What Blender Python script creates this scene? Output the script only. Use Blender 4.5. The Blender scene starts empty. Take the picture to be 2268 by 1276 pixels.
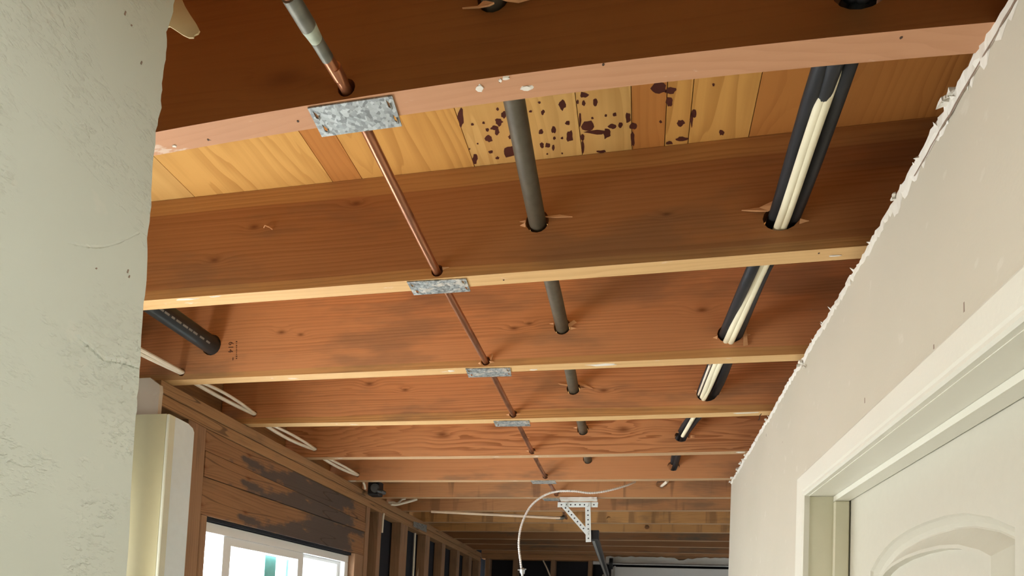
import bpy, bmesh, math, random
from mathutils import Vector, Matrix
random.seed(7)
S = bpy.context.scene
COL = S.collection

# ------------------------------------------------------------------ camera
F_PX, W_PX, H_PX = 1368.75, 2268.0, 1276.0
PCX, PCY = 1148.2, 1338.6          # principal point of the lens on the 2268x1276 frame
EYE = Vector((0, 0, 1.75))
YAW, PITCH, ROLL = -0.1974, 0.0482, -0.0444
def cam_axes():
    cy, sy, cp, sp = math.cos(YAW), math.sin(YAW), math.cos(PITCH), math.sin(PITCH)
    cr, sr = math.cos(ROLL), math.sin(ROLL)
    fwd = Vector((sy*cp, cy*cp, sp)); right = Vector((cy, -sy, 0)); down = fwd.cross(right)
    return cr*right + sr*down, -sr*right + cr*down, fwd
RGT, DWN, FWD = cam_axes()
cd = bpy.data.cameras.new('camera'); cam = bpy.data.objects.new('camera', cd); COL.objects.link(cam)
m = Matrix((RGT, -DWN, -FWD)).transposed().to_4x4(); m.translation = EYE
cam.matrix_world = m
cd.sensor_fit = 'HORIZONTAL'; cd.sensor_width = 36.0
cd.lens = F_PX / W_PX * 36.0
cd.shift_x = -(PCX - W_PX/2) / W_PX
cd.shift_y = (PCY - H_PX/2) / W_PX
cd.clip_start = 0.02
S.camera = cam

# ------------------------------------------------------------------ world, sun, lamps, exposure
w = bpy.data.worlds.new('sky'); S.world = w; w.use_nodes = True
w.node_tree.nodes['Background'].inputs[0].default_value = (0.86, 0.93, 1.0, 1)
w.node_tree.nodes['Background'].inputs[1].default_value = 2.6
def lamp(name, kind, loc, direction, energy, color, size=None, size_y=None):
    l = bpy.data.lights.new(name, kind); l.energy = energy; l.color = color
    if kind == 'AREA':
        l.shape = 'RECTANGLE'; l.size = size; l.size_y = size_y
    o = bpy.data.objects.new(name, l); COL.objects.link(o); o.location = loc
    o.rotation_euler = Vector(direction).to_track_quat('-Z', 'Y').to_euler()
    return o
sun = lamp('sun', 'SUN', (-6, 1, 6), (0.36, -0.05, -0.93), 27, (1.0, 0.94, 0.85)); sun.data.angle = 0.02
lamp('doorway_daylight', 'AREA', (-1.53, 1.00, 1.68), (1, 0, 0.45), 15.5, (1.0, 0.95, 0.88), 0.60, 0.62)
lamp('window_daylight', 'AREA', (-1.60, 2.28, 1.5), (1, 0.35, 0.05), 36, (0.93, 0.96, 1.0), 1.0, 1.0)
lamp('added_hall_fill', 'AREA', (0.10, -0.12, 2.425), (0, 0.0001, -1), 9, (1.0, 0.98, 0.94), 0.30, 0.30)  # unseen lamp added overhead to brighten the near left wall
lamp('added_garage_fill', 'AREA', (2.62, 4.25, 1.45), (-1, -0.05, 0.0), 18, (0.86, 0.94, 1.0), 1.2, 1.0)  # unseen area lamp added to brighten the far garage
S.view_settings.view_transform = 'Standard'; S.view_settings.look = 'None'
S.view_settings.gamma = 1.0; S.view_settings.use_curve_mapping = False
S.view_settings.exposure = 0.0

# ------------------------------------------------------------------ helpers
def ray(px, py):
    return RGT*((px-PCX)/F_PX) + DWN*((py-PCY)/F_PX) + FWD
def at(px, py, ax, val):
    """the point of the plane ax = val seen at a photo pixel: used once, to measure where a thing stands"""
    d = ray(px, py); i = 'XYZ'.index(ax)
    return EYE + d*((val-EYE[i])/d[i])

class MB:
    def __init__(s): s.v = []; s.f = []; s.mi = []
    def add(s, vs, fs, mi=0):
        b = len(s.v); s.v += [tuple(v) for v in vs]
        for f in fs: s.f.append([i+b for i in f]); s.mi.append(mi)
        return s
    def box(s, x0, x1, y0, y1, z0, z1, mi=0, bottom_mi=None):
        vs = [(x0,y0,z0),(x1,y0,z0),(x1,y1,z0),(x0,y1,z0),(x0,y0,z1),(x1,y0,z1),(x1,y1,z1),(x0,y1,z1)]
        s.add(vs, [(4,5,6,7),(0,1,5,4),(1,2,6,5),(2,3,7,6),(3,0,4,7)], mi)
        s.add(vs[:4], [(3,2,1,0)], mi if bottom_mi is None else bottom_mi)
        return s
    def bev(s, x0, x1, y0, y1, z0, z1, b=0.002, mi=0):
        vs = []; 
        for z, k in ((z0, b), (z0+b, 0), (z1-b, 0), (z1, b)):
            a, c, d, e = x0+k, x1-k, y0+k, y1-k
            q = 0 if k else b
            vs += [(a+q, d, z), (c-q, d, z), (c, d+q, z), (c, e-q, z), (c-q, e, z), (a+q, e, z), (a, e-q, z), (a, d+q, z)]
        fs = [list(range(7, -1, -1)), list(range(24, 32))]
        for r in range(3):
            for i in range(8):
                j = (i+1) % 8; fs.append((r*8+i, r*8+j, r*8+8+j, r*8+8+i))
        return s.add(vs, fs, mi)
    def hexa(s, pts, mi=0):
        """8 corner points ordered as box()"""
        return s.add(pts, [(3,2,1,0),(4,5,6,7),(0,1,5,4),(1,2,6,5),(2,3,7,6),(3,0,4,7)], mi)
    def tube(s, path, r, n=12, mi=0, cap=True, flat=1.0, rfun=None):
        P = [Vector(p) for p in path]; rings = []
        up = Vector((0.13, 0.21, 0.97)); b0 = len(s.v)
        for i, p in enumerate(P):
            t = ((P[min(i+1, len(P)-1)]-P[max(i-1, 0)])).normalized()
            a = up.cross(t)
            if a.length < 1e-3: a = Vector((1, 0, 0)).cross(t)
            a.normalize(); b = t.cross(a); rr = rfun(i, p) if rfun else r
            for k in range(n):
                th = 2*math.pi*k/n
                s.v.append(tuple(p + a*(rr*math.cos(th)) + b*(rr*flat*math.sin(th))))
        for i in range(len(P)-1):
            for k in range(n):
                j = (k+1) % n
                s.f.append([b0+i*n+k, b0+i*n+j, b0+(i+1)*n+j, b0+(i+1)*n+k]); s.mi.append(mi)
        if cap:
            s.f.append([b0+k for k in range(n-1, -1, -1)]); s.mi.append(mi)
            s.f.append([b0+(len(P)-1)*n+k for k in range(n)]); s.mi.append(mi)
        return s
    def holed(s, outline, holes, w0, w1, fmap, mi=0, side_mi=None):
        """plate with holes: 2-D outline and hole loops, thickness w0..w1; fmap(u, v, w) -> xyz; side_mi(index) material of a rim face"""
        bm = bmesh.new(); loops = []; edges = []
        for lp in [outline] + holes:
            vs = [bm.verts.new((u, v, 0)) for u, v in lp]
            loops.append(len(vs)); 
            for i in range(len(vs)): edges.append(bm.edges.new((vs[i], vs[(i+1) % len(vs)])))
        bm.verts.index_update()
        bmesh.ops.triangle_fill(bm, edges=edges, use_beauty=True, normal=(0, 0, 1))
        bm.verts.index_update(); bm.verts.ensure_lookup_table()
        uv = [(v.co.x, v.co.y) for v in bm.verts]; tris = [[v.index for v in f.verts] for f in bm.faces]
        bm.free()
        n = len(uv); b = len(s.v)
        s.v += [tuple(fmap(u, v, w0)) for u, v in uv] + [tuple(fmap(u, v, w1)) for u, v in uv]
        for t in tris:
            s.f.append([b+i for i in t]); s.mi.append(mi)
            s.f.append([b+n+i for i in reversed(t)]); s.mi.append(mi)
        o = 0
        for li, L in enumerate(loops):
            for i in range(L):
                j = (i+1) % L
                s.f.append([b+o+i, b+o+j, b+n+o+j, b+n+o+i])
                s.mi.append(side_mi(li, i) if side_mi else mi)
            o += L
        return s
    def build(s, name, mats, parent=None, origin=None, smooth=False):
        if not isinstance(mats, (list, tuple)): mats = [mats]
        xs = list(zip(*s.v))
        if origin is None:
            origin = Vector(((min(xs[0])+max(xs[0]))/2, (min(xs[1])+max(xs[1]))/2, min(xs[2])))
        origin = Vector(origin)
        me = bpy.data.meshes.new(name)
        me.from_pydata([tuple(Vector(v)-origin) for v in s.v], [], s.f)
        for mt in mats: me.materials.append(mt)
        for p, k in zip(me.polygons, s.mi): p.material_index = k
        bm = bmesh.new(); bm.from_mesh(me); bmesh.ops.recalc_face_normals(bm, faces=bm.faces); bm.to_mesh(me); bm.free()
        if smooth:
            me.shade_smooth() if hasattr(me, 'shade_smooth') else None
            me.set_sharp_from_angle(angle=math.radians(40))
        o = bpy.data.objects.new(name, me); COL.objects.link(o)
        WORLD[o.name] = origin
        if parent is not None:
            o.parent = parent; o.location = origin - WORLD[parent.name]
        else: o.location = origin
        return o
WORLD = {}
def empty(name, loc):
    o = bpy.data.objects.new(name, None); COL.objects.link(o); o.location = loc; o.empty_display_size = .05
    WORLD[o.name] = Vector(loc); return o
def tag(o, label, cat, group=None):
    o['label'] = label; o['category'] = cat
    if group: o['group'] = group
    return o
def struct(o): o['kind'] = 'structure'; return o
def stuff(o): o['kind'] = 'stuff'; return o
def circ(u, v, r, n=14, rv=None, ph=0.0):
    rv = rv or r
    return [(u+r*math.cos(2*math.pi*k/n+ph), v+rv*math.sin(2*math.pi*k/n+ph)) for k in range(n)]

# ------------------------------------------------------------------ materials
class NT:
    def __init__(s, name):
        s.m = bpy.data.materials.new(name); s.m.use_nodes = True; s.t = s.m.node_tree
        s.b = s.t.nodes['Principled BSDF']; s.i = 0
    def n(s, typ, **kw):
        nd = s.t.nodes.new(typ); s.i += 1; nd.location = (-200*(s.i % 12)-200, -200*(s.i//12))
        for k, v in kw.items(): setattr(nd, k, v)
        return nd
    def link(s, a, b): s.t.links.new(a, b)
    def put(s, sock, v):
        if isinstance(v, (int, float)): sock.default_value = v
        elif isinstance(v, (tuple, list)): sock.default_value = tuple(v) if len(v) != 3 or sock.type == 'VECTOR' else (*v, 1)
        else: s.link(v, sock)
    def math(s, op, a, b=None, c=None, clamp=False):
        nd = s.n('ShaderNodeMath', operation=op, use_clamp=clamp); s.put(nd.inputs[0], a)
        if b is not None: s.put(nd.inputs[1], b)
        if c is not None: s.put(nd.inputs[2], c)
        return nd.outputs[0]
    def noise(s, vec, scale, detail=3, rough=.5, dist=0):
        nd = s.n('ShaderNodeTexNoise'); s.link(vec, nd.inputs['Vector'])
        nd.inputs['Scale'].default_value = scale; nd.inputs['Detail'].default_value = detail
        nd.inputs['Roughness'].default_value = rough; nd.inputs['Distortion'].default_value = dist
        return nd.outputs[0]
    def coord(s, scale=(1, 1, 1), off=(0, 0, 0)):
        tc = s.n('ShaderNodeTexCoord'); mp = s.n('ShaderNodeMapping'); s.link(tc.outputs['Object'], mp.inputs[0])
        mp.inputs['Scale'].default_value = scale; mp.inputs['Location'].default_value = off
        return mp.outputs[0]
    def ramp(s, v, a, b, lo=0.0, hi=1.0):
        nd = s.n('ShaderNodeMapRange', clamp=True); nd.interpolation_type = 'SMOOTHSTEP'
        s.put(nd.inputs[0], v); nd.inputs[1].default_value = a; nd.inputs[2].default_value = b
        nd.inputs[3].default_value = lo; nd.inputs[4].default_value = hi
        return nd.outputs[0]
    def mix(s, f, a, b):
        nd = s.n('ShaderNodeMix', data_type='RGBA'); s.put(nd.inputs[0], f); s.put(nd.inputs[6], a); s.put(nd.inputs[7], b)
        return nd.outputs[2]
    def bump(s, h, strength, dist):
        nd = s.n('ShaderNodeBump'); s.link(h, nd.inputs['Height']); nd.inputs['Strength'].default_value = strength
        nd.inputs['Distance'].default_value = dist; s.link(nd.outputs[0], s.b.inputs['Normal'])
    def done(s, color, rough=.6, metal=0.0, spec=.3):
        s.put(s.b.inputs['Base Color'], color); s.put(s.b.inputs['Roughness'], rough)
        s.b.inputs['Metallic'].default_value = metal; s.b.inputs['Specular IOR Level'].default_value = spec
        return s.m

def wood(name, light, dark, seed=0.0, axis='X', rings=90.0, wav=.02, contrast=.5, knots=(), band=None, grey=0.0,
         streak=.35, white=0.0, drips=0.0, rough=.62, spec=.25, bandcol=None, dark_stain=0.0, checks=0.0, greycol=(.10, .075, .05)):
    """sawn softwood: growth rings bent around knots, fine streaks, sapwood band along an edge, dirt, old plaster smears"""
    k = NT(name)
    tc = k.n('ShaderNodeTexCoord'); sp = k.n('ShaderNodeSeparateXYZ'); k.link(tc.outputs['Object'], sp.inputs[0])
    ax = {'X': (0, 1, 2), 'Y': (1, 0, 2), 'Z': (2, 0, 1)}[axis]
    L, A, B = sp.outputs[ax[0]], sp.outputs[ax[1]], sp.outputs[ax[2]]
    cb = k.n('ShaderNodeCombineXYZ'); k.put(cb.inputs[0], k.math('ADD', L, seed*3.1)); k.put(cb.inputs[1], k.math('ADD', A, seed*1.7)); k.put(cb.inputs[2], k.math('ADD', B, seed))
    v = cb.outputs[0]
    def sc(x, y, z):
        mp = k.n('ShaderNodeMapping'); k.link(v, mp.inputs[0]); mp.inputs['Scale'].default_value = (x, y, z); return mp.outputs[0]
    low = k.noise(sc(1.3, 4, 6), 1.0, 2)
    low2 = k.noise(sc(3.5, 9, 14), 1.0, 2)
    g = k.math('ADD', B, k.math('MULTIPLY', A, .6))
    g = k.math('ADD', g, k.math('MULTIPLY', k.math('SUBTRACT', low, .5), wav*4))
    g = k.math('ADD', g, k.math('MULTIPLY', k.math('SUBTRACT', low2, .5), wav*.8))
    kd = None
    for (kx, kz, kr) in knots:
        dx = k.math('DIVIDE', k.math('SUBTRACT', L, kx), kr*2.6); dz = k.math('DIVIDE', k.math('SUBTRACT', B, kz), kr*1.15)
        d2 = k.math('ADD', k.math('MULTIPLY', dx, dx), k.math('MULTIPLY', dz, dz))
        e = k.math('EXPONENT', k.math('MULTIPLY', d2, -.55))
        g = k.math('ADD', g, k.math('MULTIPLY', e, kr*1.5))
        e2 = k.math('EXPONENT', k.math('MULTIPLY', d2, -3.2))
        kd = e2 if kd is None else k.math('MAXIMUM', kd, e2)
    irr = k.noise(sc(.5, 14, 34), 1.0, 3, .6)
    ph = k.math('ADD', k.math('MULTIPLY', g, rings), k.math('MULTIPLY', irr, 3.2))
    saw = k.math('FRACT', ph)
    ring = k.ramp(saw, .25, .95)
    ring = k.math('MULTIPLY', ring, k.ramp(saw, 1.0, .95))
    ring = k.math('MULTIPLY', ring, k.ramp(k.noise(sc(1.1, 9, 22), 1.0, 3), .3, .68, .3, 1.0))
    fine = k.noise(sc(2.2, 120, 190), 1.0, 4, .6)
    blotch = k.noise(sc(2.5, 5, 7), 1.0, 3)
    amt = k.math('ADD', k.math('MULTIPLY', ring, contrast), k.math('MULTIPLY', k.math('SUBTRACT', fine, .5), streak*1.6))
    amt = k.math('ADD', amt, k.math('MULTIPLY', k.math('SUBTRACT', blotch, .5), .75), clamp=True)
    col = k.mix(amt, light, dark)
    if band:
        lo, hi = band
        bm_ = None
        wob = k.math('MULTIPLY', k.math('SUBTRACT', low, .5), .02)
        bb = k.math('ADD', B, wob)
        if lo: bm_ = k.ramp(bb, lo+.002, lo-.002)
        if hi:
            t_ = k.ramp(bb, hi-.002, hi+.002); bm_ = t_ if bm_ is None else k.math('MAXIMUM', bm_, t_)
        col = k.mix(k.math('MULTIPLY', bm_, .85), col, k.mix(amt, bandcol or (.62, .34, .13), (.40, .19, .06)))
    if kd is not None:
        col = k.mix(k.math('MULTIPLY', kd, .8), col, (.17, .055, .018))
    if grey:
        gm = k.ramp(k.noise(sc(2.2, 8, 9), 1.0, 4, .6), .5, .68)
        col = k.mix(k.math('MULTIPLY', gm, grey), col, greycol)
    if dark_stain:
        st = k.math('ADD', k.math('MULTIPLY', k.noise(sc(2.6, 3, 7), 1.0, 6, .6), 1.7), k.math('MULTIPLY', L, .16))
        col = k.mix(k.math('MULTIPLY', k.ramp(st, .85, .98), dark_stain), col, (.092, .078, .074))
    if checks:
        ck = k.math('ABSOLUTE', k.math('SUBTRACT', k.noise(sc(.7, 2, 16), 1.0, 1, .5), .47))
        col = k.mix(k.math('MULTIPLY', k.ramp(ck, .006, .002), checks), col, (.03, .018, .012))
    if drips:
        dm = k.ramp(k.noise(sc(13, 3, 1.2), 1.0, 3, .6), .56, .66)
        col = k.mix(k.math('MULTIPLY', dm, drips), col, (.15, .08, .045))
    if white:
        wm = k.ramp(k.noise(sc(9, 30, 40), 1.0, 5, .65), .64, .70)
        col = k.mix(k.math('MULTIPLY', wm, white), col, (.74, .66, .56))
    k.bump(k.math('ADD', k.math('MULTIPLY', fine, .5), k.math('MULTIPLY', ring, .25)), .22, .002)
    return k.done(col, rough, 0, spec)

def plaster(name, col, col2, texture=0.0, tscale=40, sheen=.25, rough=.55):
    k = NT(name); v = k.coord((1, 1, 1), (.3, .1, .7))
    c = k.mix(k.ramp(k.noise(v, 3.0, 4), .35, .7), col, col2)
    c = k.mix(k.math('MULTIPLY', k.ramp(k.noise(v, 23.0, 3), .66, .72), .18), c, (.80, .77, .68))
    h = k.noise(v, 160, 3)
    if texture:
        mp = k.n('ShaderNodeMapping'); k.link(v, mp.inputs[0]); mp.inputs['Rotation'].default_value = (math.radians(35), 0, 0); mp.inputs['Scale'].default_value = (1, 1, 1.9)
        blobs = k.ramp(k.noise(mp.outputs[0], tscale, 3, .55), .52, .66)
        area = k.ramp(k.noise(v, 11, 2), .42, .58)
        fine = k.ramp(k.noise(mp.outputs[0], tscale*2.3, 2, .5), .55, .7)
        hh = k.math('ADD', k.math('MULTIPLY', blobs, area), k.math('MULTIPLY', k.math('MULTIPLY', fine, area), .35))
        hh = k.math('ADD', hh, k.math('MULTIPLY', h, .06))
        k.bump(hh, texture, .004)
    else:
        k.bump(h, .12, .002)
    return k.done(c, rough, 0, sheen)

def plain(name, col, rough=.5, metal=0.0, spec=.4, var=.12, scale=40.0, bumpy=0.0):
    k = NT(name); v = k.coord()
    n = k.noise(v, scale, 3)
    c = k.mix(n, tuple(max(0, c*(1-var)) for c in col), tuple(min(1, c*(1+var)) for c in col))
    if bumpy: k.bump(n, bumpy, .002)
    return k.done(c, rough, metal, spec)

def galv(name, paint=0.0):
    k = NT(name); v = k.coord()
    vo = k.n('ShaderNodeTexVoronoi'); k.link(v, vo.inputs['Vector']); vo.inputs['Scale'].default_value = 210
    sep = k.n('ShaderNodeSeparateColor'); k.link(vo.outputs['Color'], sep.inputs[0])
    c = k.mix(sep.outputs[0], (.20, .215, .21), (.50, .53, .52))
    if paint:
        pm = k.ramp(k.noise(k.coord((30, 60, 60)), 1.0, 5, .7), .62-.1*paint, .66-.08*paint)
        c = k.mix(pm, c, (.66, .62, .55))
    return k.done(c, k.math('ADD', .38, k.math('MULTIPLY', sep.outputs[1], .25)), .55, .5)

def copper(name):
    k = NT(name); n = k.noise(k.coord((60, 5, 60)), 1.0, 4)
    n2 = k.ramp(k.noise(k.coord((20, 9, 20), (1, 2, 3)), 1.0, 4), .45, .65)
    c = k.mix(n, (.36, .135, .06), (.56, .26, .14)); c = k.mix(k.math('MULTIPLY', n2, .6), c, (.15, .08, .055))
    return k.done(c, k.math('ADD', .28, k.math('MULTIPLY', n2, .25)), .75, .5)

L1, D1 = (.54, .245, .095), (.33, .125, .042)
M = {}
# knots: (x, height above the joist bottom, radius)
KN = {1: [(-.50, .045, .020), (-.30, .15, .013)], 2: [(-.92, .075, .008), (-.83, .14, .008), (.02, .09, .006), (-.6, .17, .008)],
      3: [(-1.02, .125, .009), (-.96, .115, .007), (-.35, .10, .008), (-.31, .11, .007), (.12, .12, .010)],
      4: [(-.93, .13, .011), (-.80, .105, .008), (-.14, .08, .010)], 5: [(-.80, .085, .017), (-.09, .09, .017), (.20, .12, .014), (-1.2, .15, .012)],
      6: [(-.80, .12, .010), (-.68, .10, .007), (-.45, .12, .009)]}
GB = (.13, .105, .075)
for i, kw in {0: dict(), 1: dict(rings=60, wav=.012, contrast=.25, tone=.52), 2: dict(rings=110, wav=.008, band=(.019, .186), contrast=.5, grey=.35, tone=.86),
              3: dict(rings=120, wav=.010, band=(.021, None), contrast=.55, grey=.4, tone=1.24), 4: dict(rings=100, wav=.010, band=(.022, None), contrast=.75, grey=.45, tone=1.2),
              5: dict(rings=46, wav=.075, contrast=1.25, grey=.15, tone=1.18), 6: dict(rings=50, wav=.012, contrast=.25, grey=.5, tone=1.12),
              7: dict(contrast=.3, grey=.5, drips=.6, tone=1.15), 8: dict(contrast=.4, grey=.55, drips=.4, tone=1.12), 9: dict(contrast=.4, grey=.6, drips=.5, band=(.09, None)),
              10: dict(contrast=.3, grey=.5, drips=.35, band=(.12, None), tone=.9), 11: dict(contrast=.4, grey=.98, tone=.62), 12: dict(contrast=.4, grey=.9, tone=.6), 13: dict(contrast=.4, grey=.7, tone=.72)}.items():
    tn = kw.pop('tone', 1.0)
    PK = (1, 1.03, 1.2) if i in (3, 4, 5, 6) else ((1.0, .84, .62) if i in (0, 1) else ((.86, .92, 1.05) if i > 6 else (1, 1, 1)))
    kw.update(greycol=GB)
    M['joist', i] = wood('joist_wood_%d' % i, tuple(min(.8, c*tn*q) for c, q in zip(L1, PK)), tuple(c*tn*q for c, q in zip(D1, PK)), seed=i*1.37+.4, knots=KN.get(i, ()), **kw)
M['edge1'] = wood('joist_edge_pink', (.53, .275, .15), (.41, .19, .095), seed=3.3, rings=130, contrast=.35, white=.5, grey=.15)
M['edge2'] = wood('joist_edge_pale', (.66, .42, .19), (.50, .28, .11), seed=5.1, rings=140, contrast=.4, white=.55)
M['edge3'] = wood('joist_edge_dusty', (.52, .33, .18), (.36, .21, .11), seed=8.1, rings=140, contrast=.4, white=.8, grey=.35)
M['split'] = wood('fresh_split_wood', (.68, .36, .17), (.50, .22, .09), seed=2.2, rings=200, contrast=.4)
M['frame'] = wood('framing_lumber', (.36, .21, .12), (.21, .115, .062), seed=1.3, axis='Z', rings=80, contrast=.5, grey=.5)
M['plate'] = wood('plate_lumber', (.42, .24, .115), (.26, .13, .06), seed=6.3, axis='Y', rings=90, contrast=.5, grey=.55, checks=.6)
M['header'] = wood('stained_header_lumber', (.33, .175, .085), (.17, .08, .037), seed=4.6, axis='Y', rings=75, wav=.02, contrast=.75, grey=.5, dark_stain=.92, checks=.5,
                   knots=((-.48, .03, .012), (-.25, .05, .010)))
M['back'] = wood('back_wall_lumber', (.50, .26, .12), (.30, .14, .06), seed=2.9, axis='X', rings=90, contrast=.5, grey=.4)
PLY = {}
for nm, a, b, sd, rg in (('gold', (.74, .42, .125), (.52, .25, .06), 1.1, 34), ('amber', (.70, .375, .105), (.47, .215, .05), 4.4, 50),
                         ('red', (.55, .23, .06), (.36, .125, .03), 7.7, 60), ('straw', (.74, .46, .16), (.56, .30, .09), 9.2, 26)):
    PLY[nm] = wood('plywood_'+nm, a, b, seed=sd, axis='Y', rings=rg, wav=.075, contrast=.62, rough=.5)
M['stain'] = plain('dark_resin_stain', (.085, .024, .018), .45, var=.3)
M['hall'] = plaster('hall_wall_paint', (.635, .675, .61), (.615, .655, .585), texture=.42, tscale=80)
M['right'] = plaster('right_wall_paint', (.585, .54, .435), (.56, .52, .415))
M['torn'] = plaster('torn_gypsum_edge', (.80, .77, .70), (.68, .63, .54), rough=.8)
M['paper'] = plain('drywall_paper', (.55, .44, .25), .8)
M['paperdark'] = plain('dark_torn_paper', (.30, .22, .17), .9)  # darker brown, for the crack and the scuffs
M['trim'] = plaster('trim_paint', (.72, .70, .60), (.70, .68, .58), rough=.38, sheen=.4)
M['jamb'] = plain('jamb_paint', (.66, .635, .475), .4, var=.03)
M['door'] = plain('door_paint', (.575, .55, .455), .4, var=.03, scale=90, bumpy=.08)
M['olive'] = plain('olive_paint', (.54, .50, .30), .5, var=.04)
M['daylit_side'] = plain('side_board_daylight_tint', (.76, .86, .92), .45, var=.05)  # bluish tint stands in for daylight falling on the side board
M['offwhite'] = plain('offwhite_paint', (.70, .72, .60), .45, var=.04)
M['gyp'] = plaster('bare_gypsum', (.62, .53, .44), (.70, .62, .50), rough=.85)
M['vinyl'] = plain('white_vinyl', (.86, .87, .87), .35, var=.03)
M['teal'] = plain('teal_plastic', (.25, .62, .58), .4)
M['black'] = plain('black_building_paper', (.012, .014, .020), .75, var=.3, scale=6)
M['cable'] = plain('black_cable_sheath', (.022, .023, .026), .55, spec=.3)
M['cream'] = plain('cream_cable_sheath', (.80, .74, .54), .5, var=.08)
M['white'] = plain('white_cable_sheath', (.84, .76, .62), .5, var=.1)
M['iron'] = plain('grey_iron_pipe', (.115, .098, .068), .55, metal=.25, var=.35, scale=55, bumpy=.1)
M['abs'] = plain('black_plastic_pipe', (.026, .030, .032), .38, var=.2)
M['print'] = plain('grey_pipe_print', (.22, .21, .19), .6)
M['ink'] = plain('dark_lumber_ink', (.10, .04, .02), .8)
M['copper'] = copper('aged_copper')
M['solder'] = plain('soldered_fitting', (.20, .20, .17), .5, metal=.6, var=.5, scale=70)
M['flux'] = plain('green_flux', (.42, .47, .38), .7, var=.4, scale=90)
M['glintcu'] = plain('copper_painted_glint', (.98, .72, .52), .25, metal=.1)  # very pale base colour paints the window glint onto the tube
M['galv'] = galv('galvanised_plate'); M['galvp'] = galv('galvanised_plate_smeared', 1.05); M['galvw'] = galv('galvanised_plate_plastered', 1.6)
M['angle'] = plain('bracket_steel', (.82, .86, .84), .38, metal=.1, var=.06)
M['hole'] = plain('dark_void', (.012, .008, .006), .9)
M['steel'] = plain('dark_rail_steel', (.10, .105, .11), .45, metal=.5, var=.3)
M['rod'] = plain('pale_rod_steel', (.50, .50, .49), .4, metal=.5)
M['flex'] = plain('armoured_cable_steel', (.80, .74, .68), .35, metal=.15)
M['garage'] = plain('garage_door_paint', (.66, .65, .62), .5, var=.04, scale=8)
M['floor'] = plain('concrete', (.58, .55, .49), .8, var=.12, scale=5)
M['nail'] = plain('rusty_nail', (.12, .08, .06), .6, metal=.5)
M['plasterwhite'] = plaster('white_plaster_smear', (.78, .74, .66), (.66, .60, .52), rough=.8)
gl = NT('window_glass'); gl.b.inputs['Transmission Weight'].default_value = 1; gl.b.inputs['IOR'].default_value = 1.01
M['glass'] = gl.done((.97, 1, .99), 0.0)

# ------------------------------------------------------------------ measures of the place
H = 2.443                    # underside of the joists
T = .0362                    # joist thickness
DEP = .2215                  # joist depth
TOP = H + DEP
JY = [.31, .720, 1.126, 1.531, 1.910, 2.309, 2.688, 3.038, 3.360, 3.722, 4.041, 4.376, 4.65, 4.98]
BOW = {1: (-.0502, -.0194, .0044), 2: (.0001, .0034, .0009), 3: (-.0014, -.0022, -.0002), 4: (.007, .0059, -.0015), 5: (.0058, .0069, -.001),
       6: (.0048, .0051, -.0009), 7: (0, -.0002, -.0003), 8: (0, .0056, .0019), 9: (0, .0024, .0002), 10: (0, .0045, .0014), 11: (0, .0037, .0013)}
def low(k, x):
    a, b, c = BOW.get(k, (0, 0, 0)); x = min(max(x, -1.42 if k > 1 else -.75), .6)
    return H + a*x*x + b*x + c
XL, XR = -1.390, .3555
BACK = 5.20

# ------------------------------------------------------------------ the setting
b = MB().box(-1.5, 2.75, -2.6, 5.4, -.05, 0); struct(b.build('floor', M['floor']))

# subfloor sheets over the joists: the ceiling of the place, its veneer strips parallel to the pipes
ceil = struct(MB().box(-1.52, 2.75, -2.7, 5.4, TOP+.012, TOP+.03).build('ceiling', PLY['amber']))
xs = [(-1.52, -.98, 'straw'), (-.98, -.655, 'gold'), (-.655, -.59, 'red'), (-.59, -.352, 'amber'), (-.352, -.140, 'straw'), (-.140, -.047, 'straw'),
      (-.047, .012, 'red'), (.012, .054, 'amber'), (.054, .16, 'amber'), (.16, .62, 'red'), (.62, 2.75, 'amber')]
sk = .012
for (a, c, kind) in xs:
    bb = MB(); g = .0007
    bb.box(a+g, c-g, .28, 5.38, TOP, TOP+.0119)
    bb.build('plywood_strip', PLY[kind], ceil)
hc = struct(MB().box(-.66, .48, -2.6, .30, H, H+.014).build('ceiling_hall', M['right']))

# right wall with its door opening
DY0, DY1, DZ = .60, 1.455, 2.078
TILT = lambda y: .022*(y-1.2)
pts = []
ragged = [(-2.6, 2.442), (.30, 2.442), (.62, 2.440), (.728, 2.437), (.80, 2.441), (.86, 2.438), (.95, 2.434), (1.04, 2.433), (1.132, 2.428), (1.22, 2.432), (1.33, 2.430),
          (1.45, 2.435), (1.532, 2.433), (1.66, 2.437), (1.80, 2.434), (1.958, 2.434), (2.1, 2.438), (2.25, 2.434), (2.40, 2.440), (2.55, 2.434), (2.66, 2.439), (2.725, 2.436)]
rag = []
for i in range(len(ragged)-1):
    (ya, za), (yb, zb) = ragged[i], ragged[i+1]
    n = 1 if ya < .3 else 4
    for j in range(n):
        t = j/n; rag.append((ya+(yb-ya)*t, min(2.4425, za+(zb-za)*t+random.uniform(-.0025, .002))))
rag.append(ragged[-1])
end = [(2.728, 2.40), (2.731, 2.30), (2.735, 2.10), (2.742, 1.9), (2.745, 1.0), (2.745, 0)]
outline = [(-2.6, 0)] + rag + end + [(DY1+.012, 0), (DY1+.012, DZ+.012+TILT(DY1)), (DY0-.012, DZ+.012+TILT(DY0)), (DY0-.012, 0)]
wr = MB(); wr.holed(outline, [], XR, XR+.118, lambda u, v, ww: (ww, u, v))
wall_right = struct(wr.build('wall_right', M['right'], origin=(XR, 1, 0)))
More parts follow.
